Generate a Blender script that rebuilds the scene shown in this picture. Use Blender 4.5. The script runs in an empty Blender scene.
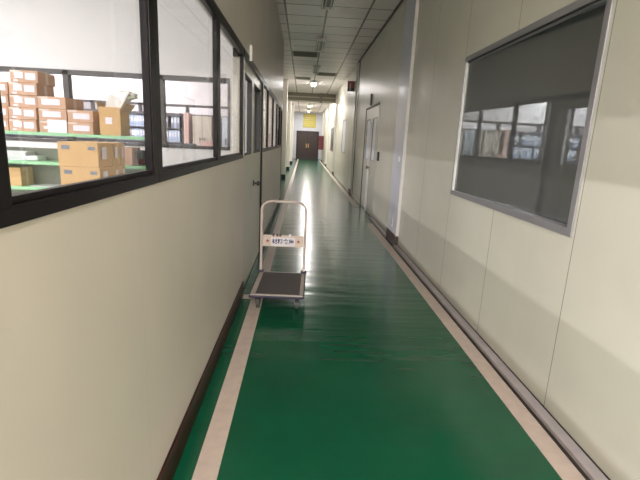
import bpy, bmesh, math, random
from mathutils import Vector, Matrix
random.seed(7)
S = bpy.context.scene
C = S.collection
PI = math.pi

# ------------------------------------------------------------------ materials
def nodes(name):
    m = bpy.data.materials.new(name); m.use_nodes = True
    nt = m.node_tree
    return m, nt, nt.nodes['Principled BSDF']

def mat(name, col, rough=.5, metal=0, var=0, vscale=4, bump=0, bscale=30, spec=.5, coat=0, stretch=(1, 1, 1), dirt=None):
    m, nt, b = nodes(name)
    b.inputs['Base Color'].default_value = (*col, 1)
    b.inputs['Roughness'].default_value = rough
    b.inputs['Metallic'].default_value = metal
    b.inputs['Specular IOR Level'].default_value = spec
    b.inputs['Coat Weight'].default_value = coat
    tc = nt.nodes.new('ShaderNodeNewGeometry')
    mp = nt.nodes.new('ShaderNodeVectorMath'); mp.operation = 'MULTIPLY'
    mp.inputs[1].default_value = stretch
    nt.links.new(tc.outputs['Position'], mp.inputs[0])
    if var:
        n = nt.nodes.new('ShaderNodeTexNoise'); n.inputs['Scale'].default_value = vscale
        n.inputs['Detail'].default_value = 4
        nt.links.new(mp.outputs[0], n.inputs['Vector'])
        r = nt.nodes.new('ShaderNodeMapRange')
        r.inputs['From Min'].default_value = .3; r.inputs['From Max'].default_value = .7
        r.inputs['To Min'].default_value = 1 - var; r.inputs['To Max'].default_value = 1 + var
        nt.links.new(n.outputs['Fac'], r.inputs['Value'])
        x = nt.nodes.new('ShaderNodeVectorMath'); x.operation = 'MULTIPLY'
        x.inputs[0].default_value = col
        nt.links.new(r.outputs[0], x.inputs[1])
        nt.links.new(x.outputs[0], b.inputs['Base Color'])
    if bump:
        n = nt.nodes.new('ShaderNodeTexNoise'); n.inputs['Scale'].default_value = bscale
        nt.links.new(mp.outputs[0], n.inputs['Vector'])
        bp = nt.nodes.new('ShaderNodeBump'); bp.inputs['Strength'].default_value = bump
        bp.inputs['Distance'].default_value = .01
        nt.links.new(n.outputs['Fac'], bp.inputs['Height'])
        nt.links.new(bp.outputs[0], b.inputs['Normal'])
    return m

def emis(name, col, s):
    m, nt, b = nodes(name)
    b.inputs['Base Color'].default_value = (*col, 1)
    b.inputs['Emission Color'].default_value = (*col, 1)
    b.inputs['Emission Strength'].default_value = s
    return m

def math_(nt, op, a, b=None, c=None):
    n = nt.nodes.new('ShaderNodeMath'); n.operation = op
    for i, v in enumerate((a, b, c)):
        if v is None: continue
        if isinstance(v, (int, float)): n.inputs[i].default_value = v
        else: nt.links.new(v, n.inputs[i])
    return n.outputs[0]

def line_mask(nt, coord, off, pitch, w):
    t = math_(nt, 'FRACT', math_(nt, 'DIVIDE', math_(nt, 'SUBTRACT', coord, off - pitch * 100.5), pitch))
    d = math_(nt, 'MULTIPLY', math_(nt, 'ABSOLUTE', math_(nt, 'SUBTRACT', t, .5)), pitch)
    return math_(nt, 'LESS_THAN', d, w / 2)

def seam_wall(name, col, rough, off, pitch, var=.04, ribs=.12, seam=.25, line=.007):
    """painted sandwich panel: a dark hairline joint every pitch, fine vertical ribbing"""
    m, nt, b = nodes(name)
    g = nt.nodes.new('ShaderNodeNewGeometry')
    sp = nt.nodes.new('ShaderNodeSeparateXYZ'); nt.links.new(g.outputs['Position'], sp.inputs[0])
    y = sp.outputs['Y']
    mk = line_mask(nt, y, off, pitch, line)
    n = nt.nodes.new('ShaderNodeTexNoise'); n.inputs['Scale'].default_value = 1.6; n.inputs['Detail'].default_value = 6
    nt.links.new(g.outputs['Position'], n.inputs['Vector'])
    r = nt.nodes.new('ShaderNodeMapRange'); r.inputs['From Min'].default_value = .3; r.inputs['From Max'].default_value = .7
    r.inputs['To Min'].default_value = 1 - var; r.inputs['To Max'].default_value = 1 + var
    nt.links.new(n.outputs['Fac'], r.inputs['Value'])
    x = nt.nodes.new('ShaderNodeVectorMath'); x.operation = 'MULTIPLY'; x.inputs[0].default_value = col
    nt.links.new(r.outputs[0], x.inputs[1])
    mx = nt.nodes.new('ShaderNodeMix'); mx.data_type = 'RGBA'
    nt.links.new(mk, mx.inputs[0]); nt.links.new(x.outputs[0], mx.inputs[6])
    mx.inputs[7].default_value = (col[0] * seam, col[1] * seam, col[2] * seam, 1)
    nt.links.new(mx.outputs[2], b.inputs['Base Color'])
    b.inputs['Roughness'].default_value = rough
    # ribs: 1-D noise along the wall
    cb = nt.nodes.new('ShaderNodeVectorMath'); cb.operation = 'MULTIPLY'; cb.inputs[1].default_value = (1, 1, .02)
    nt.links.new(g.outputs['Position'], cb.inputs[0])
    n2 = nt.nodes.new('ShaderNodeTexNoise'); n2.inputs['Scale'].default_value = 14; n2.inputs['Detail'].default_value = 2
    nt.links.new(cb.outputs[0], n2.inputs['Vector'])
    bp = nt.nodes.new('ShaderNodeBump'); bp.inputs['Strength'].default_value = ribs; bp.inputs['Distance'].default_value = .01
    nt.links.new(n2.outputs['Fac'], bp.inputs['Height']); nt.links.new(bp.outputs[0], b.inputs['Normal'])
    return m

def ceiling_mat():
    m, nt, b = nodes('ceiling_tiles')
    g = nt.nodes.new('ShaderNodeNewGeometry')
    sp = nt.nodes.new('ShaderNodeSeparateXYZ'); nt.links.new(g.outputs['Position'], sp.inputs[0])
    mx_ = line_mask(nt, sp.outputs['X'], -.41, .745, .036)
    my_ = line_mask(nt, sp.outputs['Y'], 8.27, .68, .032)
    mk = math_(nt, 'MAXIMUM', mx_, my_)
    cx = math_(nt, 'FLOOR', math_(nt, 'DIVIDE', math_(nt, 'ADD', sp.outputs['X'], .41), .745))
    cy = math_(nt, 'FLOOR', math_(nt, 'DIVIDE', math_(nt, 'SUBTRACT', sp.outputs['Y'], 8.27), .68))
    cc = nt.nodes.new('ShaderNodeCombineXYZ'); nt.links.new(cx, cc.inputs[0]); nt.links.new(cy, cc.inputs[1])
    wn = nt.nodes.new('ShaderNodeTexWhiteNoise'); nt.links.new(cc.outputs[0], wn.inputs['Vector'])
    v = nt.nodes.new('ShaderNodeMapRange'); v.inputs['To Min'].default_value = .92; v.inputs['To Max'].default_value = 1.05
    nt.links.new(wn.outputs['Value'], v.inputs['Value'])
    x = nt.nodes.new('ShaderNodeVectorMath'); x.operation = 'MULTIPLY'; x.inputs[0].default_value = (.92, .86, .86)
    nt.links.new(v.outputs[0], x.inputs[1])
    mx = nt.nodes.new('ShaderNodeMix'); mx.data_type = 'RGBA'
    nt.links.new(mk, mx.inputs[0]); nt.links.new(x.outputs[0], mx.inputs[6]); mx.inputs[7].default_value = (.12, .105, .09, 1)
    nt.links.new(mx.outputs[2], b.inputs['Base Color'])
    b.inputs['Roughness'].default_value = .35
    return m

def floor_mat():
    m, nt, b = nodes('green_epoxy')
    g = nt.nodes.new('ShaderNodeNewGeometry')
    n = nt.nodes.new('ShaderNodeTexNoise'); n.inputs['Scale'].default_value = 2.2; n.inputs['Detail'].default_value = 7
    nt.links.new(g.outputs['Position'], n.inputs['Vector'])
    r = nt.nodes.new('ShaderNodeMapRange'); r.inputs['From Min'].default_value = .35; r.inputs['From Max'].default_value = .7
    r.inputs['To Min'].default_value = .92; r.inputs['To Max'].default_value = 1.08
    nt.links.new(n.outputs['Fac'], r.inputs['Value'])
    x = nt.nodes.new('ShaderNodeVectorMath'); x.operation = 'MULTIPLY'; x.inputs[0].default_value = (.003, .085, .038)
    nt.links.new(r.outputs[0], x.inputs[1])
    # faint pale scuffs
    n3 = nt.nodes.new('ShaderNodeTexNoise'); n3.inputs['Scale'].default_value = 5; n3.inputs['Detail'].default_value = 9; n3.inputs['Distortion'].default_value = .3
    nt.links.new(g.outputs['Position'], n3.inputs['Vector'])
    r3 = nt.nodes.new('ShaderNodeMapRange'); r3.inputs['From Min'].default_value = .62; r3.inputs['From Max'].default_value = .78
    r3.inputs['To Min'].default_value = 0; r3.inputs['To Max'].default_value = .022
    nt.links.new(n3.outputs['Fac'], r3.inputs['Value'])
    mx = nt.nodes.new('ShaderNodeMix'); mx.data_type = 'RGBA'
    nt.links.new(r3.outputs[0], mx.inputs[0]); nt.links.new(x.outputs[0], mx.inputs[6]); mx.inputs[7].default_value = (.30, .42, .34, 1)
    nt.links.new(mx.outputs[2], b.inputs['Base Color'])
    rr = nt.nodes.new('ShaderNodeMapRange'); rr.inputs['To Min'].default_value = .18; rr.inputs['To Max'].default_value = .22
    nt.links.new(n3.outputs['Fac'], rr.inputs['Value']); nt.links.new(rr.outputs[0], b.inputs['Roughness'])
    b.inputs['IOR'].default_value = 1.5
    # slow trowel waves lying across the corridor
    mp = nt.nodes.new('ShaderNodeVectorMath'); mp.operation = 'MULTIPLY'; mp.inputs[1].default_value = (.6, 3.2, 1)
    nt.links.new(g.outputs['Position'], mp.inputs[0])
    n2 = nt.nodes.new('ShaderNodeTexNoise'); n2.inputs['Scale'].default_value = 1.7; n2.inputs['Detail'].default_value = 2
    nt.links.new(mp.outputs[0], n2.inputs['Vector'])
    bp = nt.nodes.new('ShaderNodeBump'); bp.inputs['Strength'].default_value = .42; bp.inputs['Distance'].default_value = .02
    nt.links.new(n2.outputs['Fac'], bp.inputs['Height']); nt.links.new(bp.outputs[0], b.inputs['Normal'])
    return m

def clear_glass(name='clear_glass', refl=.3, tint=(.95, .94, .95)):
    m = bpy.data.materials.new(name); m.use_nodes = True; nt = m.node_tree
    nt.nodes.remove(nt.nodes['Principled BSDF'])
    t = nt.nodes.new('ShaderNodeBsdfTransparent'); t.inputs[0].default_value = (*tint, 1)
    gl = nt.nodes.new('ShaderNodeBsdfGlossy'); gl.inputs['Roughness'].default_value = .02
    f = nt.nodes.new('ShaderNodeFresnel'); f.inputs[0].default_value = 1.45
    k = math_(nt, 'MULTIPLY', f.outputs[0], refl)
    mx = nt.nodes.new('ShaderNodeMixShader'); nt.links.new(k, mx.inputs[0])
    nt.links.new(t.outputs[0], mx.inputs[1]); nt.links.new(gl.outputs[0], mx.inputs[2])
    nt.links.new(mx.outputs[0], nt.nodes['Material Output'].inputs[0])
    return m

def mirror_glass():
    m = bpy.data.materials.new('grey_mirror_film'); m.use_nodes = True; nt = m.node_tree
    b = nt.nodes['Principled BSDF']
    b.inputs['Base Color'].default_value = (.115, .120, .118, 1); b.inputs['Roughness'].default_value = .35
    gl = nt.nodes.new('ShaderNodeBsdfGlossy'); gl.inputs['Roughness'].default_value = .015
    gl.inputs[0].default_value = (.82, .9, .9, 1)
    mx = nt.nodes.new('ShaderNodeMixShader'); mx.inputs[0].default_value = .30
    nt.links.new(b.outputs[0], mx.inputs[1]); nt.links.new(gl.outputs[0], mx.inputs[2])
    nt.links.new(mx.outputs[0], nt.nodes['Material Output'].inputs[0])
    return m

M = dict(
    floor=floor_mat(), ceil=ceiling_mat(),
    wr=seam_wall('cream_panel', (.69, .67, .57), .36, 2.305, 1.045, seam=.4),
    wl=seam_wall('cream_partition', (.62, .565, .50), .38, .3, 1.2, seam=.93, line=.004, ribs=.04),
    white=mat('white_plaster', (.80, .79, .79), .6, var=.02, vscale=1),
    roomfloor=mat('grey_vinyl', (.33, .36, .33), .35, var=.05),
    black=mat('dark_aluminium', (.010, .008, .009), .35, var=.15, vscale=8, spec=.15),
    rail=mat('grey_brown_frame', (.075, .07, .068), .4, var=.1),
    gasket=mat('black_gasket', (.012, .011, .011), .5),
    brown=mat('red_brown_skirting', (.032, .007, .006), .35, var=.3, vscale=12, spec=.3),
    stripe=mat('worn_cream_line', (.56, .46, .40), .38, var=.08, vscale=14),
    channel=mat('grey_track', (.40, .36, .37), .35, metal=0, var=.1, vscale=9),
    dkline=mat('dark_sealant', (.03, .022, .02), .5),
    alu=mat('brushed_aluminium', (.36, .355, .37), .35, metal=.4, var=.05),
    whitemetal=mat('white_painted_metal', (.85, .83, .82), .35),
    column=mat('pale_blue_grey_cladding', (.66, .67, .75), .25, var=.05, vscale=3),
    colwhite=mat('white_cladding', (.80, .78, .73), .3),
    kick=mat('brown_kick_plate', (.10, .06, .06), .45, var=.3, vscale=30),
    glass=clear_glass(), mirror=mirror_glass(),
    litpane=mat('pane_painted_bright', (.76, .82, .90), .3),  # pale colour stands in for reflections and the lit room behind the glass
    leafm=mat('door_cream', (.52, .50, .43), .3, var=.03),
    steel=mat('satin_steel', (.35, .33, .3), .3, metal=.9),
    dkplastic=mat('black_plastic', (.03, .03, .033), .35),
    lampwhite=mat('lamp_housing_white', (.88, .86, .83), .4),
    lampdark=mat('lamp_reflector_grey', (.06, .055, .05), .4),
    tubeoff=mat('unlit_tube', (.62, .61, .58), .2),
    tubeon=emis('lit_tube', (1, .96, .94), 48),
    tubefar=emis('lit_tube_office', (1, .97, .98), 8),
    ventd=mat('brown_vent', (.27, .25, .20), .5),
    wood=mat('dark_brown_door', (.030, .015, .014), .3, var=.25, vscale=3, stretch=(6, 6, .6)),
    woodfr=mat('black_door_frame', (.012, .009, .009), .4),
    brass=mat('brass', (.8, .55, .25), .3, metal=.9),
    yellow=mat('yellow_board', (.50, .42, .06), .4, var=.1, vscale=8),
    yelline=mat('pale_board_rows', (.62, .58, .25), .5),
    palepanel=mat('pale_blue_panel', (.58, .60, .68), .35),
    beam=mat('brown_grey_beam', (.26, .24, .19), .4, var=.05),
    pipe=mat('pale_pipe', (.55, .52, .44), .35),
    red=mat('red_paint', (.13, .010, .018), .3),
    redsign=mat('faded_red_sign', (.42, .10, .10), .4),
    green=mat('mint_green_shelf', (.33, .66, .38), .4, var=.04),
    dkgreen=mat('perforated_green_upright', (.13, .22, .11), .5, var=.5, vscale=60),
    kraft=mat('pink_brown_cardboard', (.58, .37, .25), .75, var=.08, vscale=9),
    kraft2=mat('tan_cardboard', (.66, .43, .20), .75, var=.05, vscale=6),
    kraft3=mat('inner_cardboard', (.52, .36, .20), .8, var=.08),
    label=mat('white_paper_label', (.80, .78, .86), .6, var=.03, vscale=40),
    tape=mat('clear_packing_tape', (.74, .62, .52), .3),
    print=mat('blue_grey_print', (.20, .24, .30), .6),
    paper=mat('white_paper', (.84, .83, .88), .6, bump=.3),
    foam=mat('cream_packing_foam', (.88, .86, .82), .7, var=.04),
    foamg=mat('green_grey_wrap', (.46, .50, .34), .7, var=.2, vscale=20),
    rackshade=mat('grey_green_shade', (.26, .28, .23), .5), rackgrey=mat('dark_grey_shelf', (.10, .10, .11), .5),
    b_blue=mat('pale_blue_binder', (.42, .52, .68), .5), b_grey=mat('grey_binder', (.24, .26, .30), .5),
    b_brown=mat('brown_binder', (.28, .22, .19), .5), b_white=mat('spine_label', (.80, .84, .90), .6),
    salmon=mat('salmon_panel', (.66, .46, .40), .5), beige=mat('beige_locker', (.62, .58, .48), .4, var=.03),
    ltblue=mat('pale_blue_locker', (.60, .68, .76), .4), locker_line=mat('locker_joint', (.18, .18, .17), .5),
    desk=mat('white_desk', (.72, .70, .68), .4), dk=mat('dark_green_fabric', (.05, .07, .06), .8),
    deckrim=mat('worn_deck_metal', (.42, .37, .33), .45, var=.1, vscale=20),
    mat_=mat('brown_rubber_mat', (.062, .048, .050), .55, var=.1, vscale=60, bump=.3, bscale=300),
    bumper=mat('navy_bumper', (.025, .022, .055), .45),
    handle=mat('cream_pink_tube', (.66, .55, .52), .35), zinc=mat('zinc_caster', (.12, .12, .15), .4, metal=.7),
    rubber=mat('grey_wheel_rubber', (.07, .07, .06), .6), peach=mat('peach_plate', (.66, .55, .49), .5),
    signw=mat('white_sign_plate', (.80, .76, .82), .45), navy=mat('navy_ink', (.05, .05, .16), .6), redink=mat('red_ink', (.35, .08, .07), .6),
)

# ------------------------------------------------------------------ geometry helpers
class MB:
    def __init__(s): s.bm = bmesh.new(); s.mats = []
    def mi(s, m):
        if m not in s.mats: s.mats.append(m)
        return s.mats.index(m)
    def _tag(s, n0, m):
        i = s.mi(m)
        for f in s.bm.faces:
            if f not in n0: f.material_index = i
    def box(s, a, b, m, bevel=0, rot=None, piv=None):
        n0 = set(s.bm.faces)
        c = [(a[i] + b[i]) / 2 for i in range(3)]; d = [abs(b[i] - a[i]) for i in range(3)]
        r = bmesh.ops.create_cube(s.bm, size=1, matrix=Matrix.Translation(c) @ Matrix.Diagonal((*d, 1)))
        vs = r['verts']
        if rot is not None:
            bmesh.ops.rotate(s.bm, verts=vs, cent=piv or c, matrix=rot)
        if bevel:
            es = list({e for v in vs for e in v.link_edges})
            bmesh.ops.bevel(s.bm, geom=es, offset=bevel, segments=2, affect='EDGES', profile=.6)
        s._tag(n0, m); return s
    def cyl(s, p, q, r, m, n=16, r2=None):
        n0 = set(s.bm.faces)
        p = Vector(p); q = Vector(q); d = q - p
        mt = Matrix.Translation((p + q) / 2) @ d.to_track_quat('Z', 'Y').to_matrix().to_4x4()
        bmesh.ops.create_cone(s.bm, cap_ends=True, segments=n, radius1=r, radius2=r if r2 is None else r2, depth=d.length, matrix=mt)
        s._tag(n0, m); return s
    def tube(s, pts, r, m, n=10):
        n0 = set(s.bm.faces); pts = [Vector(p) for p in pts]; rings = []
        for i, p in enumerate(pts):
            t = (pts[min(i + 1, len(pts) - 1)] - pts[max(i - 1, 0)]).normalized()
            u = t.cross(Vector((0, 1, 0)));
            if u.length < .01: u = t.cross(Vector((1, 0, 0)))
            u.normalize(); w = t.cross(u)
            rings.append([s.bm.verts.new(p + r * (math.cos(2 * PI * k / n) * u + math.sin(2 * PI * k / n) * w)) for k in range(n)])
        for A, B in zip(rings, rings[1:]):
            for k in range(n): s.bm.faces.new((A[k], A[(k + 1) % n], B[(k + 1) % n], B[k]))
        s.bm.faces.new(rings[0][::-1]); s.bm.faces.new(rings[-1]); s._tag(n0, m); return s
    def build(s, name, parent=None, smooth=False):
        bmesh.ops.recalc_face_normals(s.bm, faces=s.bm.faces)
        me = bpy.data.meshes.new(name); s.bm.to_mesh(me); s.bm.free()
        for m in s.mats: me.materials.append(M[m])
        o = bpy.data.objects.new(name, me); C.objects.link(o)
        if smooth:
            for p in me.polygons: p.use_smooth = True
            try: me.set_sharp_from_angle(angle=.7)
            except Exception: pass
        if parent is not None:
            o.parent = parent; o.matrix_parent_inverse = parent.matrix_basis.inverted()
        return o

def local(mesh_obj): return mesh_obj

def tag(o, label, cat, group=None, kind=None):
    o['label'] = label; o['category'] = cat
    if group: o['group'] = group
    if kind: o['kind'] = kind
    return o

def empty(name, loc, label, cat, group=None, kind=None, rz=0):
    o = bpy.data.objects.new(name, None); C.objects.link(o); o.location = loc; o.rotation_euler = (0, 0, rz)
    o.empty_display_size = .1
    return tag(o, label, cat, group, kind)

def st(mb, name, label, cat):     # setting
    return tag(mb.build(name), label, cat, kind='structure')

def lbl(o, t): o['label'] = t; return o

def copy_tree(src, loc, label=None, group=None):
    r = src.copy(); C.objects.link(r); r.location = loc
    if label: r['label'] = label
    if group: r['group'] = group
    for ch in list(src.children):
        c = ch.copy(); C.objects.link(c); c.parent = r
        for g in ch.children:
            d = g.copy(); C.objects.link(d); d.parent = c
    return r

XL, XR, ZC = -.555, 1.525, 3.85
Z0, Z1 = 1.365, 2.32         # sill underside, head top of the glazed band
YB, YE = -8.0, 37.5
XW = -9.0                    # far side of the offices

# ------------------------------------------------------------------ shell
st(MB().box((XL - .45, YB, -.1), (XR + .3, YE + .5, 0), 'floor'), 'floor', 'glossy dark green epoxy corridor floor', 'floor')
st(MB().box((XW, YB, -.12), (-1.0, 20, -.02), 'roomfloor'), 'floor_office', 'grey office floor behind the glazed partition', 'floor')
st(MB().box((XL - .6, YB, ZC), (XR + .3, YE + .5, ZC + .1), 'ceil'), 'ceiling', 'suspended corridor ceiling of pale square tiles', 'ceiling')
st(MB().box((XW, YB, ZC), (XL - .6, 20, ZC + .1), 'white'), 'ceiling_office', 'white office ceiling', 'ceiling')

DY0, DY1 = 4.17, 5.96        # left double door
b = MB()
b.box((XL - .1, YB, 0), (XL, DY0, Z0), 'wl')
b.box((XL - .1, DY1, 0), (XL, 11.19, Z0), 'wl')
b.box((XL - .1, YB, Z1), (XL, 11.31, ZC), 'wl')
st(b, 'wall_left', 'cream partition wall below and above the black framed windows', 'wall')
b = MB()
b.box((-1.0, 11.31, 0), (-.87, YE, ZC), 'wl'); b.box((-.87, 11.25, 0), (XL - .1, 11.31, ZC), 'wl')
st(b, 'wall_left_far', 'set back cream wall on the left of the far corridor', 'wall')

# right wall with real openings
WY0, WY1, WZ0, WZ1 = 2.325, 4.37, 1.09, 2.395
RD0, RD1, RDZ = 9.15, 11.1, 2.385
w2 = (16.2, 17.6, 1.15, 2.38); w3 = (22.6, 25.0, 1.05, 2.3)
b = MB(); X2 = XR + .14
b.box((XR, YB, 0), (X2, WY0, ZC), 'wr'); b.box((XR, WY0, 0), (X2, WY1, WZ0), 'wr'); b.box((XR, WY0, WZ1), (X2, WY1, ZC), 'wr')
b.box((XR, WY1, 0), (X2, RD0, ZC), 'wr'); b.box((XR, RD0, RDZ), (X2, RD1, ZC), 'wr'); b.box((XR, RD1, 0), (X2, w2[0], ZC), 'wr')
b.box((XR, w2[0], 0), (X2, w2[1], w2[2]), 'wr'); b.box((XR, w2[0], w2[3]), (X2, w2[1], ZC), 'wr'); b.box((XR, w2[1], 0), (X2, w3[0], ZC), 'wr')
b.box((XR, w3[0], 0), (X2, w3[1], w3[2]), 'wr'); b.box((XR, w3[0], w3[3]), (X2, w3[1], ZC), 'wr'); b.box((XR, w3[1], 0), (X2, YE, ZC), 'wr')
st(b, 'wall_right', 'cream sandwich panel wall with dark hairline joints', 'wall')
st(MB().box((XL - .6, YE, 0), (XR + .3, YE + .15, ZC), 'palepanel'), 'wall_end', 'pale end wall above the dark double door', 'wall')
st(MB().box((XL - .6, YB - .15, 0), (XR + .3, YB, ZC), 'wl'), 'wall_back', 'cream wall closing the corridor behind the camera', 'wall')

# floor lines and skirtings
st(MB().box((-.457, YB, 0), (-.343, 36.8, .002), 'stripe'), 'trim_1', 'cream line painted on the floor along the left wall', 'floor line')
b = MB(); b.box((1.320, YB, 0), (1.438, 8.5, .002), 'stripe'); st(b, 'trim_2', 'near cream floor line along the right wall', 'floor line')
st(MB().box((1.320, 10.7, 0), (1.438, 36.8, .002), 'stripe'), 'trim_3', 'far cream floor line beyond the right hand door', 'floor line')
st(MB().box((XL, 4.08, 0), (-.457, 4.20, .002), 'stripe'), 'trim_4', 'short cream stub of floor line beside the left door', 'floor line')
def chan(y0, y1):
    b = MB(); b.box((1.452, y0, 0), (XR, y1, .035), 'channel', .004); b.box((1.440, y0, 0), (1.452, y1, .012), 'dkline'); b.box((1.519, y0, .035), (XR, y1, .041), 'dkline')
    return b
st(chan(YB, 6.52), 'baseboard_right', 'grey metal floor track at the foot of the right wall', 'skirting')
st(chan(7.26, 9.1), 'baseboard_right_far', 'grey metal floor track between column and right door', 'skirting')
st(MB().box((XL, YB, 0), (XL + .012, 4.16, .155), 'brown', .003), 'baseboard_left', 'red brown skirting along the left wall', 'skirting')
st(MB().box((XL, 6.0, 0), (XL + .02, 11.18, .13), 'gasket', .003), 'baseboard_left_far', 'black skirting beyond the left double door', 'skirting')
st(MB().box((-.87, 11.33, 0), (-.84, YE - .02, .13), 'gasket', .003), 'baseboard_left_end', 'dark skirting of the set back left wall', 'skirting')

st(MB().box((XR - .03, YB, ZC - .03), (XR, 13.4, ZC - .001), 'rail'), 'trim_17', 'dark ceiling edge angle along the right wall', 'trim')
# columns
b = MB(); b.box((1.49, 6.55, .17), (XR + .01, 7.24, ZC - .002), 'column', .002); b.box((1.484, 6.53, .17), (XR, 6.555, ZC - .002), 'whitemetal'); b.box((1.478, 6.53, 0), (XR + .01, 7.25, .17), 'kick')
st(b, 'trim_5', 'pale blue grey column cladding with a brown kick plate', 'column')
for k, (y, p) in enumerate(((13.5, .03), (21.3, .05), (28.3, .06), (34.6, .06))):
    b = MB(); b.box((XR - p, y, .14), (XR + .01, y + .45, ZC - .002), 'colwhite'); b.box((XR - p - .01, y - .01, 0), (XR + .01, y + .46, .14), 'kick')
    st(b, 'trim_%d' % (6 + k), 'white clad column on the right wall, %s from the camera' % ('second', 'third', 'fourth', 'fifth')[k], 'column')
for k, y in enumerate((17.9, 23.2, 29.5)):
    b = MB(); b.box((-.875, y, .16), (-.70, y + .4, ZC - .002), 'colwhite'); b.box((-.875, y - .01, 0), (-.69, y + .41, .16), 'gasket')
    st(b, 'trim_%d' % (10 + k), 'white column against the set back left wall, %s of three' % ('nearest', 'middle', 'farthest')[k], 'column')
b = MB(); b.box((-.87, 22.6, 3.46), (XR, 23.0, ZC - .002), 'beam'); b.box((-.87, 22.5, 3.42), (XR, 22.6, 3.49), 'pipe'); b.box((-.87, 22.54, 3.64), (XR, 22.6, 3.69), 'pipe')
b.box((.72, 22.42, 3.40), (.84, 22.5, ZC - .002), 'ventd')
st(b, 'trim_13', 'brown grey beam with pale pipes crossing under the far ceiling', 'beam')

# ------------------------------------------------------------------ left glazed band
posts = [-7.9, -6.7, -5.5, -4.3, -3.1, -1.9, -.7, .795, 1.71, 2.945, 4.115]
posts2 = [6.02, 6.97, 8.15, 9.32, 10.5, 11.25]
def band(ps, n0, d=.018):
    n = n0
    for a, c in zip(ps, ps[1:]):
        a0 = a + (.06 if a == 6.02 else .058); c0 = c - .058
        r = empty('window_%d' % n, (XL, (a + c) / 2, Z0), 'black framed partition window, %s' % WL[n], 'window', kind='structure')
        f = MB()
        f.box((XL - d - .007, a + (-.058 if a == ps[0] else 0), Z0), (XL + .006, c, Z0 + .036), 'black', .003)      # sill
        f.box((XL - d - .007, a, Z0 + .036), (XL - .008, c, Z0 + .052), 'black')
        f.box((XL - d - .007, a, Z1 - .07), (XL + .006, c, Z1), 'black', .003)
        f.box((XL - d - .007, a, Z0), (XL, a0, Z1), 'black'); f.box((XL - d - .007, c0, Z0), (XL, c, Z1), 'black')
        f.box((XL - .001, a, Z0), (XL + .004, a + .05, Z1), 'black', .002); f.box((XL - .001, c - .05, Z0), (XL + .004, c, Z1), 'black', .002)
        f.build('window_frame', r)
        MB().box((XL - d - .006, a0 - .002, Z0 + .05), (XL - d, c0 + .002, Z1 - .068), 'glass').build('glass_pane', r)
        n += 1
    return n
WL = {i: 'number %d behind the camera' % (7 - i + 1) for i in range(1, 7)}
WL.update({7: 'partly out of frame at the left edge', 8: 'wide one looking onto the carton rack', 9: 'looking onto the office partition', 10: 'just before the left double door',
           11: 'just beyond the left double door', 12: 'second beyond the left door', 13: 'third beyond the left door', 14: 'fourth beyond the left door', 15: 'last before the set back wall'})
n = band(posts, 1)
WL = {n + i: s for i, s in enumerate(('just beyond the left double door', 'second beyond the left door', 'third beyond the left door', 'fourth beyond the left door', 'last before the set back wall'))}
band(posts2, n)
st(MB().box((XL - .1, 11.19, 0), (XL + .006, 11.31, Z1), 'black', .003), 'trim_14', 'black full height end post of the left partition', 'post')
st(MB().box((XL - .1, DY1 - .01, 0), (XL + .006, 6.06, Z1), 'black', .003), 'trim_15', 'black full height post beyond the left double door', 'post')
st(MB().box((XL - .1, DY0 - .03, Z1 - .07), (XL + .006, 6.06, Z1), 'black', .003), 'trim_16', 'black head rail over the left double door', 'rail')

# left double door
d1 = empty('door_1', (XL, 5.05, 0), 'cream double door with narrow glass in the left partition', 'door', kind='structure')
XD = XL - .012
def leaf(y0, y1, gy0, gy1, knob):
    b = MB(); gz0, gz1 = 1.38, 2.14; t = .045; g = .008
    b.box((XD - t, y0 + g, .01), (XD, gy0, 2.25), 'leafm'); b.box((XD - t, gy1, .01), (XD, y1 - g, 2.25), 'leafm')
    b.box((XD - t, gy0, .01), (XD, gy1, gz0), 'leafm'); b.box((XD - t, gy0, gz1), (XD, gy1, 2.25), 'leafm')
    o = b.build('door_leaf', d1)
    f = MB()
    f.box((XD - t, gy0, gz0), (XD + .004, gy0 + .014, gz1), 'gasket'); f.box((XD - t, gy1 - .03, gz0), (XD + .004, gy1, gz1), 'gasket')
    f.box((XD - t, gy0, gz0), (XD + .004, gy1, gz0 + .014), 'gasket'); f.box((XD - t, gy0, gz1 - .014), (XD + .004, gy1, gz1), 'gasket')
    f.build('glazing_bead', o)
    MB().box((XD - t + .002, gy0, gz0), (XD - t + .007, gy1, gz1), 'glass').build('glass_pane', o)
    if knob:
        k = MB(); k.cyl((XD, knob, 1.04), (XD + .012, knob, 1.04), .032, 'dkplastic'); k.cyl((XD + .01, knob, 1.04), (XD + .05, knob, 1.04), .012, 'dkplastic'); k.cyl((XD + .045, knob, 1.04), (XD + .075, knob, 1.04), .028, 'dkplastic', r2=.022)
        k.build('door_knob', o, True)
    return o
leaf(4.19, 4.945, 4.30, 4.86, None); leaf(4.945, 5.945, 5.08, 5.80, 5.10)
b = MB(); b.box((XL - .09, DY0 - .0, .0), (XL - .075, DY1, .012), 'gasket'); b.box((XD - .05, 4.941, .01), (XD - .04, 4.949, 2.25), 'gasket')
b.build('door_stop', d1)
b = MB(); b.box((XL - .1, DY0, 0), (XL, 4.19, 2.25), 'leafm')
b.build('door_jamb', d1)

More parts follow.
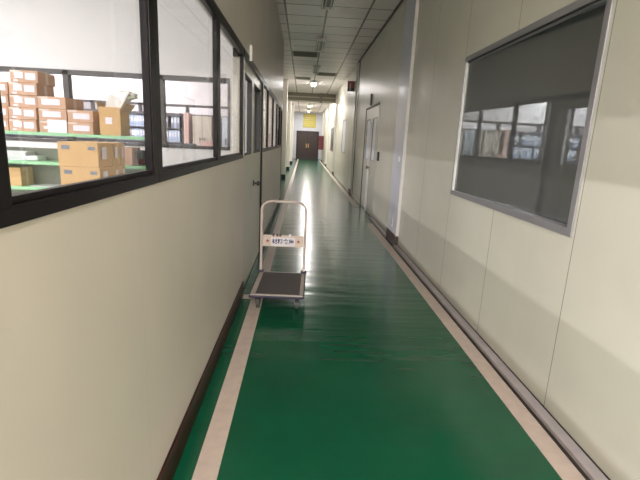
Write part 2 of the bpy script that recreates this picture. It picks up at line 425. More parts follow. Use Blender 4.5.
# ------------------------------------------------------------------ right window (mirror film)
w = empty('window_20', (XR, 3.35, WZ0), 'large grey mirror film window on the right wall', 'window', kind='structure')
f = MB(); e = .046
for a, c in (((WY0, WZ0), (WY1, WZ0 + e)), ((WY0, WZ1 - e), (WY1, WZ1)), ((WY0, WZ0 + e), (WY0 + e, WZ1 - e)), ((WY1 - .02, WZ0 + e), (WY1, WZ1 - e))):
    f.box((XR - .012, a[0], a[1]), (XR + .06, c[0], c[1]), 'alu', .002)
f.box((XR - .004, WY0 + e, WZ1 - e - .012), (XR + .008, WY1 - .02, WZ1 - e), 'gasket'); f.box((XR + .002, WY0 + e, WZ1 - e - .018), (XR + .03, WY1 - .02, WZ1 - e - .012), 'alu')
f.build('window_frame', w)
f = MB(); f.box((XR - .008, WY1 - .045, WZ0 + e), (XR + .045, WY1 - .018, WZ1 - e), 'whitemetal'); lbl(f.build('jamb_strip', w), 'bright white jamb strip')
g = MB(); g.box((XR + .050, WY0 + e - .002, WZ0 + e - .01), (XR + .055, WY1 - .035, WZ1 - e), 'mirror', rot=Matrix.Rotation(math.radians(2.5), 3, 'Z')); g.build('glass_pane', w)

def rwin(name, q, m, label):
    y0, y1, z0, z1 = q
    w = empty(name, (XR, (y0 + y1) / 2, z0), label, 'window', kind='structure')
    f = MB()
    for a, c in (((y0, z0), (y1, z0 + .04)), ((y0, z1 - .04), (y1, z1)), ((y0, z0), (y0 + .04, z1)), ((y1 - .04, z0), (y1, z1))):
        f.box((XR - .01, a[0], a[1]), (XR + .05, c[0], c[1]), 'alu', .002)
    f.build('window_frame', w); MB().box((XR + .005, y0 + .03, z0 + .03), (XR + .012, y1 - .03, z1 - .03), m).build('glass_pane', w)
rwin('window_21', w2, 'litpane', 'window with brightness painted into its pane on the right wall beyond the door')
rwin('window_22', w3, 'mirror', 'far grey window on the right wall')

# right double door
d2 = empty('door_2', (XR, 10.1, 0), 'cream double door with pale glass strips on the right wall', 'door', kind='structure')
f = MB(); f.box((XR - .012, RD0 - .0, RDZ - .04), (XR + .06, RD1, RDZ), 'gasket'); f.box((XR - .012, RD1 - .045, 0), (XR + .06, RD1, RDZ), 'gasket'); f.box((XR - .006, RD0, 0), (XR + .06, RD0 + .03, RDZ), 'leafm')
f.build('door_frame', d2)
for k, (y0, y1) in enumerate(((RD0 + .03, 10.09), (10.09, RD1 - .045))):
    b = MB(); gz0, gz1, m = 1.2, 2.08, .24
    b.box((XR, y0 + .004, .01), (XR + .045, y0 + m, RDZ - .045), 'leafm'); b.box((XR, y1 - m, .01), (XR + .045, y1 - .004, RDZ - .045), 'leafm')
    b.box((XR, y0 + m, .01), (XR + .045, y1 - m, gz0), 'leafm'); b.box((XR, y0 + m, gz1), (XR + .045, y1 - m, RDZ - .045), 'leafm')
    o = b.build('door_leaf', d2)
    g = MB(); g.box((XR - .006, y0 + m - .02, gz0 - .02), (XR + .01, y1 - m + .02, gz0), 'alu'); g.box((XR - .006, y0 + m - .02, gz1), (XR + .01, y1 - m + .02, gz1 + .02), 'rail'); g.box((XR - .006, y1 - m, gz0), (XR + .01, y1 - m + .02, gz1), 'rail'); g.box((XR - .006, y0 + m - .02, gz0), (XR + .01, y0 + m, gz1), 'alu')
    g.build('glazing_bead', o)
    MB().box((XR + .004, y0 + m, gz0), (XR + .01, y1 - m, gz1), 'litpane').build('glass_pane', o)  # pale pane colour takes the place of reflections
    if k == 0:
        q = MB(); q.cyl((XR - .05, 10.0, 1.02), (XR, 10.0, 1.02), .015, 'steel'); q.cyl((XR - .08, 10.0, 1.02), (XR - .045, 10.0, 1.02), .035, 'steel'); q.build('door_knob', o, True)
b = MB(); b.box((XR - .035, 10.02, .01), (XR - .001, 10.13, 2.0), 'whitemetal'); lbl(b.build('meeting_stile', d2), 'white meeting strip, widened for its reflected brightness')  # white astragal, made wider to carry the reflected light it catches

# ------------------------------------------------------------------ end door, board
d3 = empty('door_3', (.36, YE, 0), 'dark brown double door at the far end', 'door', kind='structure')
x0, x1, zt = -.60, 1.27, 2.34
b = MB(); b.box((x0, YE - .05, 0), (x0 + .10, YE + .02, zt), 'woodfr'); b.box((x1 - .1, YE - .05, 0), (x1, YE + .02, zt), 'woodfr'); b.box((x0, YE - .05, zt - .12), (x1, YE + .02, zt), 'woodfr')
b.build('door_frame', d3)
xm = (x0 + x1) / 2
for s in (0, 1):
    a, c = ((x0 + .1, xm - .01), (xm + .01, x1 - .1))[s]
    b = MB(); b.box((a, YE - .03, .01), (c, YE + .01, zt - .12), 'wood')
    for z in (.15, 1.25): b.box((a + .12, YE - .045, z), (c - .12, YE - .03, z + (.9 if z < 1 else .75)), 'wood', .01)
    o = b.build('door_leaf', d3)
    xh = (xm - .08, xm + .08)[s]
    h = MB(); h.box((xh - .03, YE - .05, .98), (xh + .03, YE - .03, 1.30), 'brass', .004); h.cyl((xh, YE - .1, 1.05), (xh, YE - .1, 1.25), .012, 'brass'); h.cyl((xh, YE - .1, 1.08), (xh, YE - .04, 1.08), .01, 'brass'); h.cyl((xh, YE - .1, 1.22), (xh, YE - .04, 1.22), .01, 'brass')
    h.build('door_handle', o)
b = MB(); b.box((xm - .03, YE - .06, .0), (xm + .03, YE - .035, zt - .12), 'woodfr'); b.box((x0 - .1, YE - .2, 0), (x1 + .12, YE - .04, .05), 'woodfr'); b.build('door_post', d3)
b = MB(); b.box((-.08, YE - .045, 2.62), (.98, YE - .015, 3.72), 'yellow', .004)
for k in range(6): b.box((.0, YE - .049, 2.74 + k * .165), (.9, YE - .043, 2.78 + k * .165), 'yelline')
tag(b.build('notice_board'), 'yellow board with pale rows above the dark end door', 'board')

# red cabinet on right near the end
b = MB(); b.box((1.16, 33.5, .93), (XR - .003, 34.1, 1.95), 'red', .01); b.box((1.15, 33.6, 1.0), (1.165, 34.0, 1.88), 'red', .004); b.cyl((1.12, 33.65, 1.4), (1.155, 33.65, 1.4), .02, 'steel')
tag(b.build('fire_hose_cabinet'), 'dark red wall cabinet sticking out near the end door', 'cabinet')

# ------------------------------------------------------------------ things on walls
b = MB(); b.box((XL + .006, 4.50, 2.275), (XL + .03, 4.512, 2.42), 'whitemetal', .001); o = tag(b.build('door_sign'), 'small white plate projecting above the left double door', 'sign')
b = MB(); b.box((XR - .035, 8.78, 1.22), (XR, 8.90, 1.40), 'dkplastic', .008); o = tag(b.build('intercom'), 'black intercom box on the cream wall beside the right door', 'intercom')
g = MB(); g.box((XR - .038, 8.80, 1.33), (XR - .034, 8.88, 1.385), 'rail', .001); g.build('screen', o)
b = MB(); b.box((1.478, 6.85, .26), (1.49, 6.92, .40), 'whitemetal', .003); o = tag(b.build('wall_socket'), 'white socket low on the pale blue grey column', 'socket')
g = MB(); g.box((1.4765, 6.865, .30), (1.4785, 6.885, .36), 'rail'); g.build('outlet', o)
b = MB(); b.box((1.478, 6.72, 1.30), (1.49, 6.79, 1.38), 'whitemetal', .003); o = tag(b.build('light_switch'), 'small white switch halfway up the pale blue grey column', 'switch')
g = MB(); g.box((1.475, 6.735, 1.32), (1.4785, 6.775, 1.36), 'lampwhite', .001); g.build('rocker', o)
b = MB(); b.box((XR - .04, 10.3, 2.40), (XR - .001, 10.33, 2.66), 'rail', .002); tag(b.build('door_bracket'), 'thin dark bracket above the right double door', 'bracket')
b = MB(); b.tube([(XR - .02, 12.9, .02), (XR - .02, 12.9, ZC - .01)], .010, 'rail', 8)
tag(b.build('conduit'), 'thin dark vertical conduit on the right wall beyond the door', 'pipe')
b = MB(); b.box((XR - .22, 14.2, 3.12), (XR, 14.28, 3.42), 'rail', .004); o = tag(b.build('exit_sign'), 'small faded red sign box projecting high on the right wall', 'sign')
g = MB(); g.box((XR - .21, 14.194, 3.22), (XR - .01, 14.2, 3.41), 'redsign'); lbl(g.build('red_face', o), 'faded red sign face')
g = MB(); g.box((XR - .16, 14.192, 3.14), (XR - .11, 14.2, 3.34), 'peach'); g.build('pale_strip', o)

# ------------------------------------------------------------------ ceiling lamps
def lamp(x, y, lit, power, label, group=None, office=False, L=1.24, along='y'):
    t = 'tubeon' if lit else 'tubeoff'
    if office: t = 'tubefar'
    r = empty('ceiling_lamp', (x, y, ZC), label, 'ceiling lamp', group)
    h = MB(); h.box((x - .11, y - L / 2, ZC - .035), (x + .11, y + L / 2, ZC), 'lampdark', .004)
    h.build('reflector', r)
    s = MB()
    for q in (-1, 1): s.box((x + q * .095 - .012, y - L / 2, ZC - .038), (x + q * .095 + .012, y + L / 2, ZC), 'lampwhite', .003)
    s.build('side_rail', r)
    for q in (-1, 1):
        e = MB(); yy = y + q * (L / 2 - .02)
        e.box((x - .105, yy - .02, ZC - .07), (x + .105, yy + .02, ZC), 'lampwhite', .004); e.build('end_cap', r)
    for q in (-1, 1):
        e = MB(); e.cyl((x + q * .045, y - L / 2 + .05, ZC - .058), (x + q * .045, y + L / 2 - .05, ZC - .058), .016, t, 10); e.build('tube', r, True)
    if lit:
        ld = bpy.data.lights.new('tube_light', 'AREA'); ld.shape = 'RECTANGLE'; ld.size = .16; ld.size_y = L - .12; ld.energy = power
        ld.color = (1, .955, .925) if not office else (1, .965, .955)
        lo = bpy.data.objects.new('tube_light', ld); C.objects.link(lo); lo.location = (x, y, ZC - .115)
    return r
P = 3.56
NM = {8.9: 0}
cl = [(-3.7, True, 'behind the camera'), (-7.2 + .3, True, 'farthest behind the camera')]
for y, lit, s in cl: lamp(.33, y, lit, 300, 'lit twin tube ceiling lamp ' + s)
lamp(.33, 7.62, False, 0, 'nearest unlit twin tube ceiling lamp, cut by the top of the frame')
lamp(.33, 11.3, False, 0, 'second unlit twin tube ceiling lamp from the camera')
lamp(.33, 15.0, False, 0, 'third unlit twin tube ceiling lamp, next before the lit ones')
for y, s in ((18.6, 'nearest lit twin tube lamp, just before the beam'), (23.9, 'lit twin tube lamp hidden just past the beam'), (26.2, 'second lit lamp seen beneath the beam'), (30.4, 'lit lamp midway between beam and end door'), (35.3, 'lit lamp closest to the yellow board')):
    lamp(.33, y, True, 46, s)
for X in (-4.3, -6.6):
    for Y in (-5.5, -2.6, .3, 3.2, 8.2, 10.9, 15):
        lamp(X, Y, True, 92 if Y < 6 else 92, 'lit office ceiling tube lamp behind the glazed partition', 'office ceiling lamps', office=True, L=2.4)

# ceiling vents
for (xa, xb, ya, yb, s) in ((-.40, .32, 12.37, 13.02, 'left of the second unlit lamp'), (.36, 1.06, 15.77, 16.4, 'right of the third unlit lamp'), (-.40, .18, 17.1, 17.7, 'left of the nearest lit lamp')):
    r = empty('ceiling_vent', (xa, ya, ZC), 'brown ceiling vent ' + s, 'vent')
    b = MB(); b.box((xa, ya, ZC - .012), (xb, yb, ZC), 'ventd', .002); b.build('grille_frame', r)
    b = MB()
    for k in range(8):
        yy = ya + .05 + k * (yb - ya - .1) / 7
        b.box((xa + .04, yy - .012, ZC - .02), (xb - .04, yy + .012, ZC - .010), 'ventd')
    b.build('slats', r)

# ------------------------------------------------------------------ offices behind the glass
b = MB(); b.box((XW - .1, YB, 0), (XW, 20, ZC), 'white'); st(b, 'wall_office_left', 'white far side wall of the offices', 'wall')
st(MB().box((XW, YB - .1, 0), (XL - .1, YB, ZC), 'white'), 'wall_office_back', 'white office wall behind the camera', 'wall')
st(MB().box((XW, 16.9, 0), (-1.0, 17.0, ZC), 'white'), 'wall_office_far', 'white wall closing the farthest office', 'wall')
def partition(Y, xs, nm, n, t):
    b = MB(); b.box((XW, Y, 0), (XL - .1, Y + .08, Z0), 'white'); b.box((XW, Y, Z1), (XL - .1, Y + .08, ZC), 'white')
    st(b, nm, 'white panels of the %s office cross partition' % t, 'wall')
    for k, (a, c) in enumerate(zip(xs, xs[1:])):
        r = empty('window_%d' % (n + k), ((a + c) / 2, Y, Z0), 'glazed bay of the %s office partition, %s from the corridor' % (t, ('first', 'second', 'third', 'fourth', 'fifth', 'sixth')[k]), 'window', kind='structure')
        f = MB(); y0, y1 = Y - .01, Y + .09
        f.box((c, y0, Z0), (a, y1, Z0 + .045), 'rail'); f.box((c, y0, Z1 - .06), (a, y1, Z1), 'rail')
        f.box((a - .035, y0, Z0), (a, y1, Z1), 'rail'); f.box((c, y0, Z0), (c + .035, y1, Z1), 'rail')
        f.build('window_frame', r)
        MB().box((c + .03, Y + .035, Z0 + .04), (a - .03, Y + .041, Z1 - .055), 'glass').build('glass_pane', r)
st(MB().box((-1.02, 6.25, Z0), (XL - .1, 6.33, Z1), 'white'), 'wall_office_return', 'white solid bay of the near office partition beside the corridor', 'wall')
partition(6.25, [-1.02, -1.95, -3.2, -4.42, -5.65, -7.3, XW], 'wall_office_cross', 30, 'near')
partition(12.0, [XL - .101, -1.86, -3.08, -4.30, -5.52, -7.3, XW], 'wall_office_cross_far', 40, 'far')

# ---- green rack
RX0, RX1, RY0, RY1 = -2.97, -1.39, 4.15, 4.42
rk = empty('storage_rack', ((RX0 + RX1) / 2, RY0, -.02), 'mint green steel rack of cartons behind the left window', 'rack')
for x in (RX0, RX1 - .04):
    for y in (RY0 + .0, RY1 - .04):
        b = MB(); b.box((x, y, -.02), (x + .04, y + .04, 1.49), 'green' if x > -2 else 'dkgreen'); b.build('upright', rk)
MB().box((RX0 + .03, RY1 - .004, .0), (RX1 - .05, RY1 + .001, 1.36), 'rackshade').build('shade_panel', rk)  # added sheet, its grey green colour gives the shade behind the shelves
SH = (1.512, 1.245, 1.008, .60, .2)
for z in SH:
    b = MB(); b.box((RX0, RY0 - .005, z - .026), (RX1, RY0 + .012, z), 'green', .002); b.box((RX0 + .002, RY0 + .005, z - .012), (RX1 - .002, RY1, z - .001), 'green')
    b.box((RX0, RY1 - .01, z - .032), (RX1, RY1 + .005, z), 'green')
    b.build('shelf', rk)

# cartons: a body and its labels
def carton(name, loc, d, label, m='kraft', labels=(), group=None, tape=True, cat='box'):
    w, dp, h = d
    r = empty(name, loc, label, cat, group)
    x, y, z = loc
    b = MB(); b.box((x, y, z), (x + w, y + dp, z + h), m, .003)
    b.build('carton_body', r)
    if tape:
        t = MB(); t.box((x + .004, y - .0012, z + h - .018), (x + w * .38, y + .0, z + h - .002), 'tape'); t.build('packing_tape', r); t = MB(); t.box((x + w + .0, y + dp * .42, z), (x + w + .0012, y + dp * .58, z + h), 'tape')
        t.build('packing_tape', r)
    for (a, c, e, g, mm) in labels:     # fractions of the front face
        l = MB(); l.box((x + a * w, y - .0022, z + c * h), (x + e * w, y - .0003, z + g * h), mm); l.build('paper_label' if mm == 'label' else 'printed_mark', r)
    return r
tiers5 = ['bottom', 'second from bottom', 'middle', 'second from top', 'top']
LA = [(.16, .34, .47, .86, 'label'), (.55, .26, .92, .80, 'label'), (.12, .08, .28, .22, 'label')]
LB = [(.20, .42, .84, .86, 'label')]
zb = SH[0]
hh = .1055
def jit(a=.006): return random.uniform(-a, a)
for k in range(4):
    carton('carton', (-2.95 + k * .009 + jit(.003), RY0 + .01 + jit(), zb + k * hh), (.285, .32, hh - .002), 'brown carton in the leftmost stack on the top green shelf, %s of four' % ('bottom', 'second', 'third', 'top')[k], labels=[(.45, .3, .93, .8, 'label')])
for k in range(5):
    carton('carton', (-2.655 + k * .011 + jit(.003), RY0 + .005 + jit(), zb + k * hh), (.24, .28, hh - .002), 'brown carton with two white labels in the tallest stack of five, %s' % tiers5[k], labels=LA)
for k in range(3):
    la = [(.14, .30, .80, .80, 'label')] if k else [(.16, .3, .30, .55, 'label')]
    carton('carton', (-2.395 + jit(), RY0 + .01 + jit(), zb + k * hh), (.245, .33, hh - .002), 'brown carton in the stack of three beside the tallest stack, %s' % ('bottom with hanging sheet', 'middle', 'top')[k], labels=la)
for k in range(2):
    carton('carton', (-2.135 + jit(), RY0 + .005 + jit(), zb + k * hh), (.225, .36, hh - .002), 'brown carton in the short stack of two beside the open box, %s' % ('bottom', 'top')[k], labels=[(.22, .25, .86, .74, 'label')])
b = MB(); b.box((-2.315, RY0 - .004, zb + .002), (-2.145, RY0 + .0, zb + .115), 'paper')
tag(b.build('paper_sheet'), 'white sheet hanging over the carton on the top green shelf', 'paper')

# open box
bx, by, bz, bw, bd, bh = -1.858, RY0 + .01, zb, .190, .21, .205
ob = empty('open_carton', (bx, by, bz), 'open tan carton with raised flaps on the top green shelf', 'box')
b = MB(); t = .006
b.box((bx, by, bz), (bx + bw, by + bd, bz + t), 'kraft2'); b.box((bx, by, bz), (bx + bw, by + t, bz + bh), 'kraft2'); b.box((bx, by + bd - t, bz), (bx + bw, by + bd, bz + bh), 'kraft2')
b.box((bx, by, bz), (bx + t, by + bd, bz + bh), 'kraft2'); b.box((bx + bw - t, by, bz), (bx + bw, by + bd, bz + bh), 'kraft2'); b.build('carton_body', ob)
R = lambda a, ax: Matrix.Rotation(math.radians(a), 3, ax)
b = MB(); b.box((bx - .01, by + bd - .005, bz + bh), (bx + bw, by + bd, bz + bh + .095), 'kraft3', rot=R(-8, 'X'), piv=(bx, by + bd, bz + bh)); b.build('flap', ob)
b = MB(); b.box((bx - .005, by, bz + bh), (bx, by + bd, bz + bh + .09), 'kraft3', rot=R(-12, 'Y'), piv=(bx, by, bz + bh)); b.build('flap', ob)
b = MB(); b.box((bx + bw - .005, by, bz + bh), (bx + bw, by + bd, bz + bh + .10), 'kraft3', rot=R(38, 'Y'), piv=(bx + bw, by, bz + bh)); b.build('flap', ob)
b = MB(); b.box((bx, by - .004, bz + bh - .03), (bx + bw, by, bz + bh + .045), 'kraft2', rot=R(4, 'X'), piv=(bx, by, bz + bh)); b.build('flap', ob)
b = MB(); b.box((bx + .055, by - .002, bz + .10), (bx + .115, by, bz + .16), 'label'); b.build('paper_label', ob)
b = MB(); b.box((bx + .03, by + .06, bz + .12), (bx + .15, by + .08, bz + .36), 'foam', .006, rot=R(16, 'Y')); b.box((bx + .12, by + .03, bz + .17), (bx + .145, by + .17, bz + .44), 'foam', .006, rot=R(30, 'Y'), piv=(bx + .12, by + .1, bz + .18))
b.box((bx + .17, by + .05, bz + .37), (bx + .30, by + .16, bz + .40), 'foam', .006, rot=R(10, 'Y')); b.box((bx + .245, by + .04, bz + .335), (bx + .31, by + .13, bz + .36), 'foamg', .004, rot=R(-14, 'Y'))
tag(b.build('packing_foam'), 'white packing sheets sticking out of the open carton', 'packing')

# things on the lower shelves
b = MB()
for k in range(7): b.box((-2.94 + jit(.01), RY0 + .10 + jit(.01), SH[1] + k * .012), (-2.60 + jit(.01), RY0 + .25, SH[1] + k * .012 + .011), 'paper', .002)
b.box((-2.595, RY0 + .08, SH[1] + .001), (-2.48, RY0 + .24, SH[1] + .045), 'paper', .015)
tag(b.build('paper_stack'), 'loose stack of white papers on the second green shelf', 'papers')
carton('carton', (-2.94, RY0 + .05, SH[2]), (.31, .19, .17), 'small tan carton alone on the third green shelf', m='kraft2')
b = MB(); b.box((-2.56, RY0 + .05, SH[2]), (-2.30, RY0 + .26, SH[2] + .004), 'paper'); tag(b.build('paper_sheet'), 'white sheet lying flat on the third green shelf', 'paper')
carton('carton', (-1.69, RY0 + .02, SH[1]), (.105, .22, .165), 'small brown carton on the second green shelf behind the big cartons', m='kraft')
b = MB(); b.box((-1.57, RY0 + .12, SH[1]), (-1.52, RY0 + .22, SH[1] + .06), 'red', .01); b.box((-1.575, RY0 + .1, SH[1] + .06), (-1.51, RY0 + .23, SH[1] + .14), 'rackgrey', .01)
tag(b.build('tool_case'), 'dark grey case on the second green shelf at its right end', 'case')

# big tan cartons on a work table in front of the rack
tx, ty = -1.838, 3.40
tb = empty('work_table', (-1.66, 3.75, -.02), 'steel work table under the big tan cartons', 'table')
MB().box((-1.95, 3.36, .875), (-1.35, 4.00, .908), 'desk', .004).build('table_top', tb)
for x in (-1.93, -1.41):
    for y in (3.38, 3.94): MB().box((x, y, -.02), (x + .04, y + .04, .876), 'alu').build('leg', tb)
rows = ('front', 'middle', 'rear')
for i, (dy, dd) in enumerate(((0, .246), (.25, .14), (.394, .10))):
    for k in range(3):
        z = .909 + k * .1835
        w = .295 if i == 0 else .297
        carton('large_carton', (tx + jit(.003), ty + dy, z), (w, dd, .182), 'large plain tan carton on the work table, %s layer of the %s row' % (('bottom', 'middle', 'top')[k], rows[i]), m='kraft2', tape=False,
               labels=[(.10, .70, .30, .86, 'print'), (.76, .70, .93, .84, 'print')] if i == 0 else ())
        o = C.objects[-1]
        l = MB(); l.box((tx + w + .0005 + .006, ty + dy + dd * .2, z + .06), (tx + w + .0085, ty + dy + dd * .5, z + .15), 'label')
        par = [q for q in C.objects if q.type == 'EMPTY'][-1]
        l.build('paper_label', par)

# ---- office beyond: binder cabinets, lockers, desk
def cabinet(x0, x1, label):
    r = empty('binder_cabinet', (x0, 11.3, -.02), label, 'cabinet'); Y0, Y1 = 11.3, 11.65
    b = MB(); b.box((x0, Y0 + .01, -.02), (x1, Y1, 1.02), 'rackgrey'); b.box((x0, Y1 - .02, 1.0), (x1, Y1, 2.06), 'beige'); b.box((x0, Y0, 1.0), (x0 + .02, Y1, 2.06), 'rackgrey'); b.box((x1 - .02, Y0, 1.0), (x1, Y1, 2.06), 'rackgrey')
    b.build('carcass', r)
    for z in (1.02, 1.36, 1.70): MB().box((x0 + .02, Y0, z - .02), (x1 - .02, Y1 - .02, z), 'rackgrey').build('shelf', r)
    MB().box((x0, Y0 - .01, 1.99), (x1, Y1, 2.06), 'rackgrey').build('top_panel', r)
    return r
def binder_proto(mm):
    b = MB(); b.box((0, 0, 0), (.066, .26, .285), mm, .004)
    b.box((.010, -.0015, .13), (.056, .0, .25), 'b_white'); b.cyl((.033, -.003, .06), (.033, .0, .06), .010, 'steel', 8)
    return b.build('binder')
protos = {k: binder_proto(k) for k in ('b_blue', 'b_grey', 'b_brown')}
used = set(); cn = {'b_blue': 'pale blue', 'b_grey': 'grey', 'b_brown': 'brown'}
cabs = [(-8.1, -6.62, 'leftmost'), (-6.6, -5.12, 'second from left'), (-5.1, -3.62 + .6, 'rightmost, beside the salmon panel')]
for i, (a, c, s) in enumerate(cabs):
    cabinet(a, c, 'dark binder cabinet against the far partition, ' + s)
    for j, z in enumerate((1.02, 1.36, 1.70)):
        x = a + .03
        while x < c - .09:
            if random.random() < .04: x += .07; continue
            k = random.choices(('b_blue', 'b_grey', 'b_brown'), ((3, 6, 3), (6, 4, 1), (8, 2, 0))[j])[0]
            src = protos[k]
            o = src if k not in used else src.copy()
            if k in used: C.objects.link(o)
            used.add(k)
            o.location = (x, 11.315 + random.uniform(0, .012), z + .0005)
            sh = ('bottom', 'middle', 'top')[j]
            tag(o, '%s binder on the %s shelf of the %s binder cabinet' % (cn[k], sh, s.split(',')[0]), 'binder', 'binders on the %s shelf of the %s cabinet' % (sh, s.split(',')[0]))
            x += .0705
r = tag(MB().box((-2.98, 11.25, -.02), (-2.86, 11.7, 2.08), 'salmon', .006).build('divider_panel'), 'tall salmon coloured panel between binder cabinet and lockers', 'panel')
def locker(x0, x1, m, label):
    r = empty('locker', (x0, 11.3, -.02), label, 'locker')
    MB().box((x0, 11.32, -.02), (x1, 11.7, 2.05), m, .004).build('cabinet_body', r)
    xm = (x0 + x1) / 2
    for a, c in ((x0 + .01, xm - .006), (xm + .006, x1 - .01)):
        o = MB().box((a, 11.3, .06), (c, 11.32, 2.02), m, .003).build('door', r)
        q = c - .05 if a < xm - .1 else a + .05
        MB().box((q - .01, 11.28, 1.35), (q + .01, 11.3, 1.5), 'locker_line').build('handle', o)
    b = MB(); b.box((x0, 11.298, 2.02), (x1, 11.33, 2.05), 'locker_line'); b.box((xm - .005, 11.305, .06), (xm + .005, 11.325, 2.02), 'locker_line'); b.build('edge_trim', r)
locker(-2.78, -2.30, 'beige', 'beige metal locker next to the salmon panel')
locker(-2.28, -2.08, 'beige', 'narrow beige locker in the middle of the locker row')
locker(-2.05, -1.76, 'ltblue', 'pale blue locker in the locker row')
locker(-1.74, -1.02, 'beige', 'beige metal locker nearest the corridor')
dk_ = empty('office_desk', (-2.2, 10.3, -.02), 'white office desk beyond the near cross partition', 'desk')
MB().box((-3.2, 9.9, 1.17), (-1.0, 10.6, 1.20), 'desk', .004).build('desk_top', dk_); MB().box((-3.15, 9.95, -.02), (-1.05, 10.0, 1.17), 'desk').build('front_panel', dk_)
for x in (-3.16, -1.08): MB().box((x, 9.95, -.02), (x + .04, 10.55, 1.17), 'desk').build('side_panel', dk_)
carton('carton', (-2.30, 10.0, 1.2), (.28, .3, .24), 'salmon carton on the white office desk', m='salmon', tape=False)
b = MB(); b.box((-2.72, 10.05, 1.2), (-2.42, 10.3, 1.36), 'dk', .05); tag(b.build('bag'), 'dark green bag on the white office desk', 'bag')

# ------------------------------------------------------------------ trolley
TX, TY = -.192, 3.72
tr = empty('platform_trolley', (TX, TY, 0), 'folding platform trolley with cream handle on the green floor', 'trolley')
w2_, L_, zt = .252, .74, .175
b = MB(); b.box((TX - w2_ + .012, TY + .01, zt - .028), (TX + w2_ - .012, TY + L_ - .01, zt), 'deckrim', .006)
b.build('deck', tr)
b = MB()
b.box((TX - w2_, TY, zt - .03), (TX + w2_, TY + .014, zt - .008), 'bumper', .005); b.box((TX - w2_, TY + L_ - .014, zt - .03), (TX + w2_, TY + L_, zt - .004), 'bumper', .005)
b.box((TX - w2_, TY, zt - .03), (TX - w2_ + .014, TY + L_, zt - .006), 'bumper', .005); b.box((TX + w2_ - .014, TY, zt - .03), (TX + w2_, TY + L_, zt - .006), 'bumper', .005)
lbl(b.build('bumper', tr), 'navy blue rubber bumper')
b = MB(); b.box((TX - w2_ + .058, TY + .035, zt - .002), (TX + w2_ - .045, TY + L_ - .05, zt + .003), 'mat_', .002)
lbl(b.build('rubber_mat', tr), 'dark brown ribbed rubber mat')
hx, hy, ht, hr = .228, TY + L_ - .025, .93, .10
pts = [(TX - hx, hy, zt - .01), (TX - hx, hy, ht - hr)]
pts += [(TX - hx + hr - hr * math.cos(a), hy, ht - hr + hr * math.sin(a)) for a in [PI / 2 * k / 8 for k in range(1, 9)]]
pts += [(TX + hx - hr + hr * math.sin(a), hy, ht - hr + hr * math.cos(a)) for a in [PI / 2 * k / 8 for k in range(0, 9)]]
pts += [(TX + hx, hy, zt - .01)]
b = MB(); b.tube(pts, .0135, 'handle', 12); lbl(b.build('handle', tr, True), 'cream pink bent tube handle')
for s in (-1, 1):
    b = MB(); b.box((TX + s * hx - .03, hy - .03, zt - .004), (TX + s * hx + .03, hy + .028, zt + .022), 'bumper', .006); b.cyl((TX + s * hx - .034, hy, zt + .01), (TX + s * hx + .034, hy, zt + .01), .009, 'zinc', 10)
    b.build('hinge_bracket', tr)
for sx in (-1, 1):
    for yy in (TY + .14, TY + L_ - .13):
        x = TX + sx * (w2_ - .07)
        c = MB(); c.box((x - .035, yy - .04, zt - .036), (x + .035, yy + .04, zt - .028), 'zinc'); c.box((x - .024, yy - .02, .045), (x - .019, yy + .03, zt - .035), 'zinc', .001); c.box((x + .019, yy - .02, .045), (x + .024, yy + .03, zt - .035), 'zinc', .001)
        co = c.build('caster', tr)
        q = MB(); q.cyl((x - .014, yy, .05), (x + .014, yy, .05), .05, 'rubber', 20); q.cyl((x - .0245, yy, .05), (x + .0245, yy, .05), .012, 'zinc', 10); q.build('wheel', co, True)
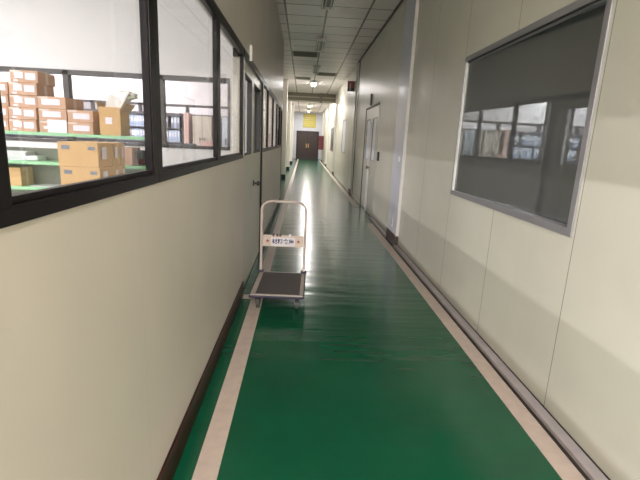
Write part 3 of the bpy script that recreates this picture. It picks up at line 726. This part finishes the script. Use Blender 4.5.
# sign plate hung across the handle
sz0, sz1, sy = .458, .580, hy - .016
b = MB(); b.box((TX - .212, sy - .003, sz0), (TX + .212, sy + .001, sz1), 'peach', .001)
sg = b.build('sign_plate', tr); lbl(sg, 'peach sign plate reading 材料倉庫')
b = MB(); b.box((TX - .125, sy - .0045, sz0 + .008), (TX + .125, sy - .003, sz1 - .022), 'signw'); b.build('white_field', sg)
def text(s, size, x, z, m, name, y, sx=1):
    cu = bpy.data.curves.new('t', 'FONT'); cu.body = s; cu.size = size; cu.align_x = 'CENTER'; cu.align_y = 'CENTER'; cu.extrude = .0006; cu.offset = .0012
    to = bpy.data.objects.new('t', cu); C.objects.link(to)
    dg = bpy.context.evaluated_depsgraph_get(); me = bpy.data.meshes.new_from_object(to.evaluated_get(dg))
    bpy.data.objects.remove(to)
    if me is None or not len(me.vertices): print('TEXT EMPTY', s); return
    me.transform(Matrix.Translation((x, y, z)) @ Matrix.Rotation(PI / 2, 4, 'X') @ Matrix.Diagonal((sx, 1, 1, 1)))
    me.materials.clear(); me.materials.append(M[m])
    o = bpy.data.objects.new(name, me); C.objects.link(o); o.parent = sg
    print('text', s, len(me.vertices)); return o
text('材料倉庫', .058, TX, (sz0 + sz1) / 2 - .008, 'navy', 'lettering', sy - .0052)
for s in (-1, 1):
    text('★', .045, TX + s * .160, (sz0 + sz1) / 2 - .004, 'redink', 'star_mark', sy - .0042)
b = MB()
for x in (-.10, -.06, -.03, .07): b.box((TX + x - .012, sy - .005, sz1 - .014), (TX + x + .012, sy + .018, sz1 + .012), 'kick' if x < 0 else 'signw', .003)
b.build('clip', sg)
tr.rotation_euler = (0, 0, math.radians(-1.5))

# ------------------------------------------------------------------ camera
Xw = (0.9982127, 0.03750438, 0.04652772); Yw = (-0.03701567, -0.22321568, 0.97406602); Zw = (0.04691746, -0.97404732, -0.22142847)
cam = bpy.data.cameras.new('camera'); co = bpy.data.objects.new('camera', cam); C.objects.link(co)
cam.sensor_width = 36; cam.lens = 434.196 / 640 * 36; cam.clip_start = .02
mt = Matrix(((Xw[0], -Xw[1], -Xw[2], 0), (Yw[0], -Yw[1], -Yw[2], 0), (Zw[0], -Zw[1], -Zw[2], 1.55), (0, 0, 0, 1)))
co.matrix_world = mt
S.camera = co
w = bpy.data.worlds.new('world'); S.world = w; w.use_nodes = True
w.node_tree.nodes['Background'].inputs[0].default_value = (.5, .5, .5, 1); w.node_tree.nodes['Background'].inputs[1].default_value = .05
S.view_settings.view_transform = 'Standard'; S.view_settings.look = 'None'; S.view_settings.gamma = 1; S.view_settings.use_curve_mapping = False
S.view_settings.exposure = .74
